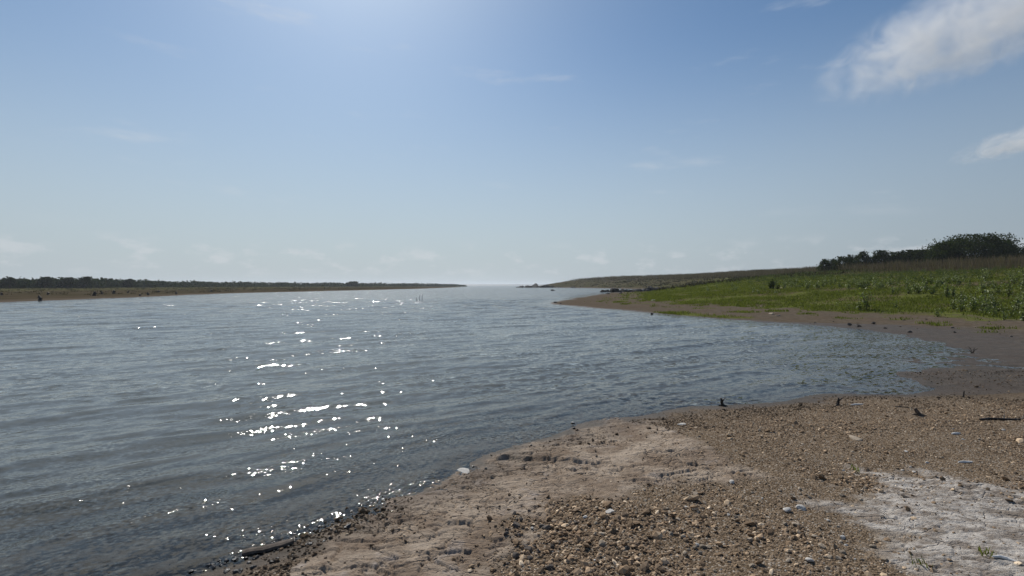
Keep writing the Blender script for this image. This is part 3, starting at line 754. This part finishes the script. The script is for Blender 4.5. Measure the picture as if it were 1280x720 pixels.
# ------------------------------------------------------------------ the wood across the lake: one dark mass, with a few trees that stand out of it
LINE = [(-30, 196), (0, 200), (100, 235), (200, 300), (300, 400), (440, 520), (575, 700)]
def line_at(px):
    for (a, d0), (b_, d1) in zip(LINE, LINE[1:]):
        if px <= b_: return d0 + (d1 - d0) * (px - a) / (b_ - a)
    return LINE[-1][1]
TOP = [(-30, 346.6), (60, 346.4), (150, 347.6), (200, 350), (260, 350.8), (340, 352.0), (440, 352.5), (520, 353.3), (560, 354.0), (583, 356)]
def interp(T, x): return float(np.interp(x, [t[0] for t in T], [t[1] for t in T]))
g = np.random.default_rng(77); PV = []; PS = []
for k in range(1300):
    px = -60 + 643 * g.uniform() ** .9; d = line_at(px) * (1 + .0 + g.uniform(0, .22)); a, _ = px_ray(px, 0); x = a * d
    top = CAM_Z + (HORIZ - interp(TOP, px)) / FPX * d
    z0 = .1; h = max(top - z0, 1.2) * g.uniform(.84, 1.0) * (1.03 + .05 * math.sin(px * .11) + .03 * math.sin(px * .29)); w = h * g.uniform(.6, 1.1)
    n = 46; p = g.normal(size=(n, 3)); p /= np.linalg.norm(p, axis=1)[:, None]; p *= g.uniform(.5, 1, (n, 1)) ** .6
    p[:, 2] = np.abs(p[:, 2]) * 1.02 - .28 * g.uniform(0, 1, n); p[::3, 2] *= .35
    PV.append(p * np.array((w, w, h * .86)) + np.array((x, d, z0 + .12 * h))); PS.append(np.full(n, .30 * h) * g.uniform(.6, 1.3, n))
V, F = leaves(np.concatenate(PV), np.concatenate(PS), g, 0.)
tag(link('treeline', mesh_np('treeline', V, F), M_FARTREE), 'long low wood of dark trees along the far bank of the lake', 'wood', kind='stuff')
for px, top, w, lab, sd in ((440, 351.4, 13, 'single round tree rising above the middle of the far wood', 31), (105, 345.2, 18, 'flat topped tree standing a little above the far wood', 32), (56, 345.3, 16, 'broad dark tree above the far wood, second from the left end', 33),
        (84, 346.0, 15, 'low dome tree between the flat topped and the broad one in the far wood', 34), (160, 348.2, 13, 'tree with a rounded crown where the far wood starts to drop', 35), (12, 346.2, 16, 'dark tree at the left end of the far wood', 36)):
    sky_tree(px, top + .5, w, line_at(px) * .985, lab, sd, leaf=.75 * line_at(px) / 250, dens=.75, mat=M_FARTREE)

# ------------------------------------------------------------------ grass and reeds
def blades(x, y, z, h, w, lean, rng):
    n = len(x); a = rng.uniform(0, 2 * np.pi, n); l = rng.uniform(.1, 1, n) * lean * h
    dx, dy = np.cos(a), np.sin(a); b = rng.uniform(0, 2 * np.pi, n); ux, uy = np.cos(b) * w / 2, np.sin(b) * w / 2
    p0 = np.stack([x - ux, y - uy, z - .02], 1); p1 = np.stack([x + ux, y + uy, z - .02], 1)
    p2 = np.stack([x + dx * l + ux * .5, y + dy * l + uy * .5, z + h * .7], 1); p3 = np.stack([x + dx * l * 1.7, y + dy * l * 1.7, z + h], 1)
    return np.stack([p0, p1, p2, p3], 1).reshape(-1, 3), np.arange(n * 4).reshape(n, 4)
g = np.random.default_rng(90)
n = 420000; th = g.uniform(-.05, 52, n); d = np.geomspace(17, 150, n); g.shuffle(d)
x = d * np.tan(np.radians(th)); y = d
ok = np.abs(x / y) < 1.22; x, y, d = x[ok], y[ok], d[ok]
z, sr, sl, m = ground_z(x, y)
keep = (g.uniform(0, 1, len(x)) < m[3] * (1 - .75 * m[4]) * (.06 + .94 * smooth(fbm(x / 4.5, y / 4.5, 54, 4), -.28, .12))) & (sr > 0)
x, y, z, d = x[keep][:120000], y[keep][:120000], z[keep][:120000], d[keep][:120000]
hh = g.uniform(.04, .11, len(x)) * (1 + .010 * d) * (1 + .5 * perlin(x / 3, y / 3, 55))
V, F = blades(x, y, z, hh, .018 + .0011 * d, .5, g)
tag(link('grass', mesh_np('grass', V, F), M_GRASS), 'short green grass on the rising bank across the bay', 'grass', kind='stuff')

# dry reeds: a brown belt along the crest
n = 300000; th = g.uniform(0, 52, n); d = g.uniform(60, 330, n)
x = d * np.tan(np.radians(th)); y = d; ok = (np.abs(x / y) < 1.2) & (x > 8); x, y, d = x[ok], y[ok], d[ok]
z, sr, sl = macro(x, y)
thr = 3.3 + 1.5 * smooth(y, 60, 130)
belt = smooth(z + .5 * perlin(x / 19, y / 19, 56), thr, thr + .5) * smooth(-sr, -150, -110) * smooth(-y, -260, -180)
fara = smooth(z + .6 * perlin(x / 23, y / 23, 63), 4.8, 6.) * smooth(y, 110, 180) * .8
keep = g.uniform(0, 1, len(x)) < np.maximum(belt, fara) * (.5 + .6 * smooth(fbm(x / 6, y / 6, 57, 2), -.3, .3)) * .8
x, y, z, d = x[keep][:150000], y[keep][:150000], z[keep][:150000], d[keep][:150000]
n = 160000; th2 = g.uniform(6, 38, n); d2 = g.uniform(170, 500, n); x2 = d2 * np.tan(np.radians(th2)); y2 = d2
z2, sr2, _s = macro(x2, y2)
k2 = g.uniform(0, 1, n) < smooth(z2 + 1.2 * perlin(x2 / 23, y2 / 23, 63), 5.4, 6.6) * smooth(fbm(x2 / 9, y2 / 9, 65, 3), -.25, .25)
x2, y2, z2, d2 = x2[k2][:45000], y2[k2][:45000], z2[k2][:45000], d2[k2][:45000]
x, y, z, d = (np.concatenate(q) for q in ((x, x2), (y, y2), (z, z2), (d, d2)))
hh = .86 * g.uniform(1.0, 2.3, len(x)) * (1 + .35 * perlin(x / 5, y / 5, 58)) * (1 + .15 * smooth(y, 140, 220))
V, F = blades(x, y, z, hh, .018 + .00045 * d, .18, g)
tag(link('reeds', mesh_np('reeds', V, F), M_REED), 'dry brown reeds in a belt along the crest before the trees', 'reeds', kind='stuff')

# tussocks and low scrub that roughen the far slopes
n = 60000; d = g.uniform(95, 520, n); th = g.uniform(-46, 40, n); x = d * np.tan(np.radians(th)); y = d
x2 = g.uniform(-230, -48, 26000); y2 = g.uniform(46, 330, 26000); x = np.concatenate([x, x2]); y = np.concatenate([y, y2])
z, sr, sl = macro(x, y)
keep = ((sr > 9) & (y > 95) & (x > 0) | (sl > 12) & (sl < 150) & (g.uniform(0, 1, len(x)) < .13)) & (g.uniform(0, 1, len(x)) < .15 + .85 * smooth(fbm(x / 14, y / 9, 64, 3), -.15, .3))
x, y, z = x[keep], y[keep], z[keep]; sl = sl[keep]
k = 5; X = np.repeat(x, k) + g.normal(size=len(x) * k) * .35; Y = np.repeat(y, k) + g.normal(size=len(x) * k) * .35; Z = np.repeat(z, k)
hh = np.repeat(g.uniform(.2, .75, len(x)) * np.where(sl > 0, .38, 1.), k) * g.uniform(.5, 1.2, len(X))
V, F = blades(X, Y, Z, hh, .16 + .0006 * Y, .7, g)
M_SCRUB = mat_leaf('dry_scrub_leaf', (.050, .048, .022), (.100, .078, .048), .06, .2)
tag(link('scrub', mesh_np('scrub', V, F), M_SCRUB), 'dull brown green tussocks roughening the far slopes', 'scrub', kind='stuff')

# ------------------------------------------------------------------ leafy weeds
def weed_arrays(rng, h, n_stem, n_leaf, leaf, spread):
    P = []; S = []; b = MB()
    for k in range(n_stem):
        a = rng.uniform(0, 6.28); rr = spread * rng.uniform(.15, 1); hk = h * rng.uniform(.6, 1); tx, ty = math.cos(a) * rr, math.sin(a) * rr
        pts = [(tx * .15, ty * .15, -.03), (tx * .5, ty * .5, hk * .5), (tx, ty, hk)]
        b.tube(pts, [.012, .009, .004], 4)
        u = rng.uniform(.15, 1.02, n_leaf); q = np.array(pts)
        c = q[0] * ((1 - u) ** 2)[:, None] + 2 * q[1] * (u * (1 - u))[:, None] + q[2] * (u ** 2)[:, None]
        c = c + rng.normal(size=(n_leaf, 3)) * np.array((.09, .09, .04)) * h
        P.append(c); S.append(leaf * rng.uniform(.5, 1.25, n_leaf) * (1.15 - .45 * u))
    V, F = leaves(np.concatenate(P), np.concatenate(S), rng, .5)
    return V, F, b
PROTO = []
for k, (h, ns, nl, lf, sp) in enumerate(((.95, 7, 18, .15, .38), (.7, 6, 16, .13, .42), (.5, 5, 14, .12, .34), (1.15, 8, 20, .16, .42))):
    V, F, b = weed_arrays(np.random.default_rng(120 + k), h, ns, nl, lf, sp)
    e = empty('weed', (0, 0, 0)); link('leaves', mesh_np('leaves', V, F), M_WEED, e); link('stem', b.mesh('stem'), M_STEM, e)
    PROTO.append([e, False, V, F])
def weed(px, py, scale, k, label, group=None):
    x, y, z = at(px, py); e, used_, _, _ = PROTO[k]
    rz = random.uniform(0, 6.28); loc = (x, y, gz(x, y) - .02)
    if not used_:
        PROTO[k][1] = True; e.location = loc; e.rotation_euler[2] = rz; e.scale = (scale,) * 3; o = e
    else: o = copy_tree(e, loc, rz, scale)
    for key in ('label', 'category', 'group'):
        if key in o: del o[key]
    return tag(o, label, 'weed', group)
weed(1082, 387.5, 1.15, 3, 'tall leafy weed alone at the lower rim of the grass')
weed(1074, 388, .8, 0, 'smaller weed leaning on the tall one at the grass rim')
weed(1060, 386, .7, 2, 'small low weed left of the tall one at the grass rim')
weed(1119, 385.5, .75, 1, 'small weed in open grass between the tall weed and the big clump')
weed(1172, 396, .75, 1, 'low weed on the mud border below the big clump')
weed(1046, 383, .6, 2, 'smallest weed at the left of the grass rim')
weed(971, 366.5, .9, 2, 'pale weed beside the white rock in the grass')
def weeds(n, box, ks, sc_, label, group):
    for _ in range(n):
        weed(random.uniform(box[0], box[2]), random.uniform(box[1], box[3]), random.uniform(*sc_), random.choice(ks), label, group)
weeds(16, (1190, 379, 1246, 394), (0, 1, 3), (.7, 1.05), 'bright weed in the big leafy clump on the lower grass', 'weeds of the big clump')
weeds(6, (1258, 380, 1283, 398), (0, 2), (.75, 1.), 'weed in the clump at the right edge of the grass', 'weeds at the right edge')
weeds(10, (1230, 392, 1282, 402), (1, 2), (.6, .9), 'low weed along the muddy foot of the grass', 'weeds at the muddy foot of the grass')
weeds(34, (1095, 352, 1180, 368), (0, 1), (.7, 1.1), 'weed in the thick stand halfway up the grass', 'weeds halfway up the grass')
weeds(40, (1170, 346, 1282, 374), (0, 1, 3), (.7, 1.1), 'weed in the tall stand below the brown reeds on the right', 'weeds below the reeds on the right')
weeds(46, (965, 352, 1100, 362), (0, 1), (.8, 1.2), 'weed in the pale band of growth below the crest', 'weeds in the pale band')
weeds(14, (880, 358, 960, 368), (1, 2), (.8, 1.2), 'small weed on the grass left of the dark bush', 'weeds left of the dark bush')
# and the growth behind them that runs together
g = np.random.default_rng(140); n = 60000
x = g.uniform(14, 110, n); y = g.uniform(16, 150, n); ok = (x / y < 1.2); x, y = x[ok], y[ok]
z, sr, sl = macro(x, y)
dn = smooth(sr + 5 * perlin(x / 8, y / 8, 59), 20, 30) * smooth(-sr - 6 * perlin(x / 15, y / 15, 61), -56, -46) * smooth(fbm(x / 4, y / 4, 62, 3), -.25, .25)
keep = g.uniform(0, 1, len(x)) < dn * .5; x, y, z = x[keep][:2600], y[keep][:2600], z[keep][:2600]
AV = []; n0 = 0
for i in range(len(x)):
    Vp = PROTO[int(g.integers(0, 3))][2]; s = g.uniform(.5, .95); a = g.uniform(0, 6.28); c, s_ = math.cos(a) * s, math.sin(a) * s
    Vp = Vp.reshape(-1, 4, 3)[::2].reshape(-1, 3)
    AV.append(np.stack([Vp[:, 0] * c - Vp[:, 1] * s_ + x[i], Vp[:, 0] * s_ + Vp[:, 1] * c + y[i], Vp[:, 2] * s + z[i]], 1))
V = np.concatenate(AV)
tag(link('undergrowth', mesh_np('undergrowth', V, np.arange(len(V)).reshape(-1, 4)), M_WEED_DARK), 'mixed green weeds running together on the upper bank', 'undergrowth', kind='stuff')

# dark bush on the grass, dead twig plant in the shallows, sprouts on the near bank
def bush(px, py, w, h, label, mat, leaf, n, sd, name='bush'):
    x, y, z = at(px, py); g = np.random.default_rng(sd); t = tag(empty(name, (x, y, gz(x, y) - .03)), label, 'bush')
    P = crown_points(g, 14, n // 14, (w, w, h * .75), h * .2, spread=.22); V, F = leaves(P, g.uniform(.6, 1.3, len(P)) * leaf, g)
    link('foliage', mesh_np('foliage', V, F), mat, t); b = MB()
    for k in range(6):
        a = g.uniform(0, 6.28); b.tube([(0, 0, -.05), (math.cos(a) * w * .3, math.sin(a) * w * .3, h * .5), (math.cos(a) * w * .7, math.sin(a) * w * .7, h * g.uniform(.7, 1.1))], [.03, .02, .008], 5, .1, g)
    link('stem', b.mesh('stem'), M_WETWOOD, t)
    return t
bush(967, 361.5, .45, 1.05, 'small nearly black bush standing alone on the green bank', M_TREE, .16, 420, 151)
def twig_plant(px, py, h, spread, n, label, mat, sd, name, cat, rad=.005):
    x, y, z = at(px, py); g = np.random.default_rng(sd); b = MB()
    for k in range(n):
        a = g.uniform(0, 6.28); e = spread * g.uniform(.3, 1); hk = h * g.uniform(.5, 1)
        p = [(0, 0, -.03), (math.cos(a) * e * .4, math.sin(a) * e * .4, hk * .55), (math.cos(a) * e, math.sin(a) * e, hk)]
        b.tube(p, [rad, rad * .75, rad * .3], 5, .1, g)
        q = Vector(p[1]); b.tube([q, q + Vector((g.uniform(-1, 1) * spread * .5, g.uniform(-1, 1) * spread * .3, hk * .25))], [rad * .6, rad * .25], 4, 0, g)
    return tag(link(name, b.mesh(name), mat, None, (x, y, max(gz(x, y), -.02))), label, cat)
twig_plant(1216, 441, .17, .2, 9, 'dead twiggy plant standing on the wet mud at the bay end', M_WETWOOD, 161, 'dead_plant', 'dead plant')
twig_plant(1072, 409, .22, .2, 7, 'dead sprig at the waterline across the bay', M_WETWOOD, 162, 'dead_plant', 'dead plant')
def sprout(px, py, h, n, label, sd):
    x, y, z = at(px, py); g = np.random.default_rng(sd); a = g.normal(0, 1, n) * .02
    V, F = blades(a, g.normal(0, 1, n) * .02, np.zeros(n), h * g.uniform(.5, 1, n), .006, .6, g)
    return tag(link('grass_tuft', mesh_np('grass_tuft', V, F), M_GRASS, None, (x, y, gz(x, y))), label, 'grass tuft')
sprout(1070, 588, .06, 16, 'tiny green tuft in the gravel at the corner of the salt crust', 171)
sprout(1236, 697, .05, 20, 'small green tuft growing on the salt crust', 172)
sprout(1155, 712, .05, 12, 'faint low tuft at the near rim of the salt crust', 173)

# ------------------------------------------------------------------ summer air
hx, hy0, hy1, hz0, hz1 = 9200, -9200, 9200, -3.6, 30.
V = [(x, y, z) for z in (hz0, hz1) for y in (hy0, hy1) for x in (-hx, hx)]
mh, nth, outh = new_mat('haze'); pv = nth.nodes.new('ShaderNodeVolumePrincipled'); pv.inputs['Color'].default_value = (.86, .92, 1, 1); pv.inputs['Density'].default_value = .00017; pv.inputs['Anisotropy'].default_value = .3
nth.links.new(pv.outputs[0], outh.inputs['Volume'])
tag(link('haze', mesh_np('haze', V, [(0, 2, 3, 1), (4, 5, 7, 6), (0, 1, 5, 4), (2, 6, 7, 3), (0, 4, 6, 2), (1, 3, 7, 5)]), mh), 'thin pale summer haze over the lake', 'haze', kind='stuff')

# ------------------------------------------------------------------ two drifting clouds: real bodies of vapour
def mat_cloud(name, dens, seed, scale):
    m, nt, out = new_mat(name); N = NT(nt)
    tc = N.n('ShaderNodeTexCoord').outputs['Object']
    off = N.n('ShaderNodeVectorMath', operation='ADD'); N.l(tc, off.inputs[0]); off.inputs[1].default_value = (seed, seed * .7, 0)
    ln = N.n('ShaderNodeVectorMath', operation='LENGTH'); N.l(tc, ln.inputs[0])
    body = N.math('SUBTRACT', 1., ln.outputs['Value'])
    nz = N.noise(scale, 7, .62, N.scaled(off.outputs[0], 1.9, 1, .75), .9)
    f = N.math('ADD', N.math('MULTIPLY', body, .55), N.math('SUBTRACT', N.math('MULTIPLY', nz, 2.2), 1.16))
    d = N.math('MULTIPLY', N.ramp(f, -.10, .66), N.ramp(body, .0, .35))
    vs_ = N.n('ShaderNodeVolumeScatter'); vs_.inputs['Color'].default_value = (.97, .98, 1, 1); vs_.inputs['Anisotropy'].default_value = .25
    N.l(N.math('MULTIPLY', d, dens), vs_.inputs['Density']); N.l(vs_.outputs[0], out.inputs['Volume'])
    return m
def cloud(px, py, Y, size, roll, label, dens, seed, scale):
    a, b = px_ray(px, py); V = ICO3[0].copy()
    V *= (1 + .07 * perlin(V[:, 0] * 2 + V[:, 2] * 1.0, V[:, 1] * 2 - V[:, 2] + seed, 210))[:, None]
    o = link('cloud', mesh_np('cloud', V, ICO3[1], True), mat_cloud('cloud_vapour', dens, seed, scale), None, (a * Y, Y, CAM_Z + b * Y))
    o.scale = size; o.rotation_euler = (0, -roll, -math.atan(a) * .8)
    return tag(o, label, 'cloud')
cloud(1205, 38, 1500, (450, 200, 165), R(14), 'large wispy grey white cloud high over the trees, the bigger of two', .0095, 3.1, 2.7)
cloud(1290, 172, 2200, (330, 160, 75), R(12), 'small pale wisp of cloud below the larger one', .009, 8.4, 2.6)

# ------------------------------------------------------------------ sky, sun, camera
w = bpy.data.worlds.new('World'); sc.world = w; w.use_nodes = True
nt = w.node_tree; nt.nodes.clear(); N = NT(nt)
sky = N.n('ShaderNodeTexSky', sky_type='NISHITA', sun_disc=False, sun_elevation=SUN_EL, sun_rotation=SUN_AZ, altitude=200., air_density=1.0, dust_density=.8, ozone_density=3.0)
tc = N.n('ShaderNodeTexCoord').outputs['Generated']
sp = N.n('ShaderNodeSeparateXYZ'); N.l(tc, sp.inputs[0])
az = N.math('ARCTAN2', sp.outputs[0], sp.outputs[1]); el = N.math('ARCSINE', sp.outputs[2])
cmb = N.n('ShaderNodeCombineXYZ'); N.l(az, cmb.inputs[0]); N.l(el, cmb.inputs[1])
# a faint line of far cumulus just over the horizon and a few high wisps
cn = N.noise(13., 6, .6, N.scaled(cmb.outputs[0], 1, 2.2)); 
band = N.math('MULTIPLY', N.ramp(el, .01, .035), N.ramp(el, .055, .095, 1., 0.))
cum = N.math('MULTIPLY', N.ramp(cn, .50, .66, 0., .38), band)
wn = N.noise(3.2, 7, .62, N.scaled(cmb.outputs[0], 1, 4.5, 1, R(-8)))
wisp = N.math('MULTIPLY', N.ramp(wn, .56, .80, 0., .42), N.math('MULTIPLY', N.ramp(el, .07, .18), N.ramp(el, .45, .6, 1., 0.)))
veil = N.math('MAXIMUM', cum, wisp)
hs = N.n('ShaderNodeHueSaturation'); hs.inputs['Saturation'].default_value = 1.04; hs.inputs['Value'].default_value = 1.0; N.l(sky.outputs[0], hs.inputs['Color'])
# damp summer air: the lowest degrees of sky fade to an even grey
damp = N.ramp(el, -.06, .50, 1., 0.)
sd = N.n('ShaderNodeVectorMath', operation='DOT_PRODUCT'); N.l(tc, sd.inputs[0]); sd.inputs[1].default_value = tuple(S_DIR)
haze_c = N.mix(N.ramp(sd.outputs['Value'], .1, .85), (3.6, 4.2, 4.9), (6.0, 6.85, 7.4))
col = N.mix(1., hs.outputs[0], (.88, 1.02, 1.06), 'MULTIPLY')
col = N.mix(damp, col, haze_c)
col = N.mix(veil, col, (8.6, 8.8, 9.2))
bg = N.n('ShaderNodeBackground'); bg.inputs[1].default_value = .088; N.l(col, bg.inputs[0])
wo = N.n('ShaderNodeOutputWorld'); N.l(bg.outputs[0], wo.inputs[0])

sun = bpy.data.lights.new('sun', 'SUN'); sun.energy = 4.3; sun.angle = R(.53); sun.color = (1, .95, .87)
so = bpy.data.objects.new('sun', sun); COL.objects.link(so); so.rotation_euler = S_DIR.to_track_quat('Z', 'Y').to_euler(); so.location = S_DIR * 50

cam = bpy.data.cameras.new('camera'); cam.sensor_width = 36; cam.lens = 36 * FPX / 1280; cam.clip_start = .1; cam.clip_end = 20000
co = bpy.data.objects.new('camera', cam); COL.objects.link(co); co.location = (0, 0, CAM_Z); co.rotation_euler = (R(90) - math.atan((360 - HORIZ) / FPX), 0, 0)
sc.camera = co
vs = sc.view_settings; vs.view_transform = 'Standard'; vs.look = 'None'; vs.gamma = 1; vs.use_curve_mapping = False; vs.exposure = -.16
sc.cycles.use_denoising = True; sc.cycles.use_adaptive_sampling = False
sc.cycles.volume_bounces = 4
sc.cycles.transparent_max_bounces = 12; sc.cycles.max_bounces = 6
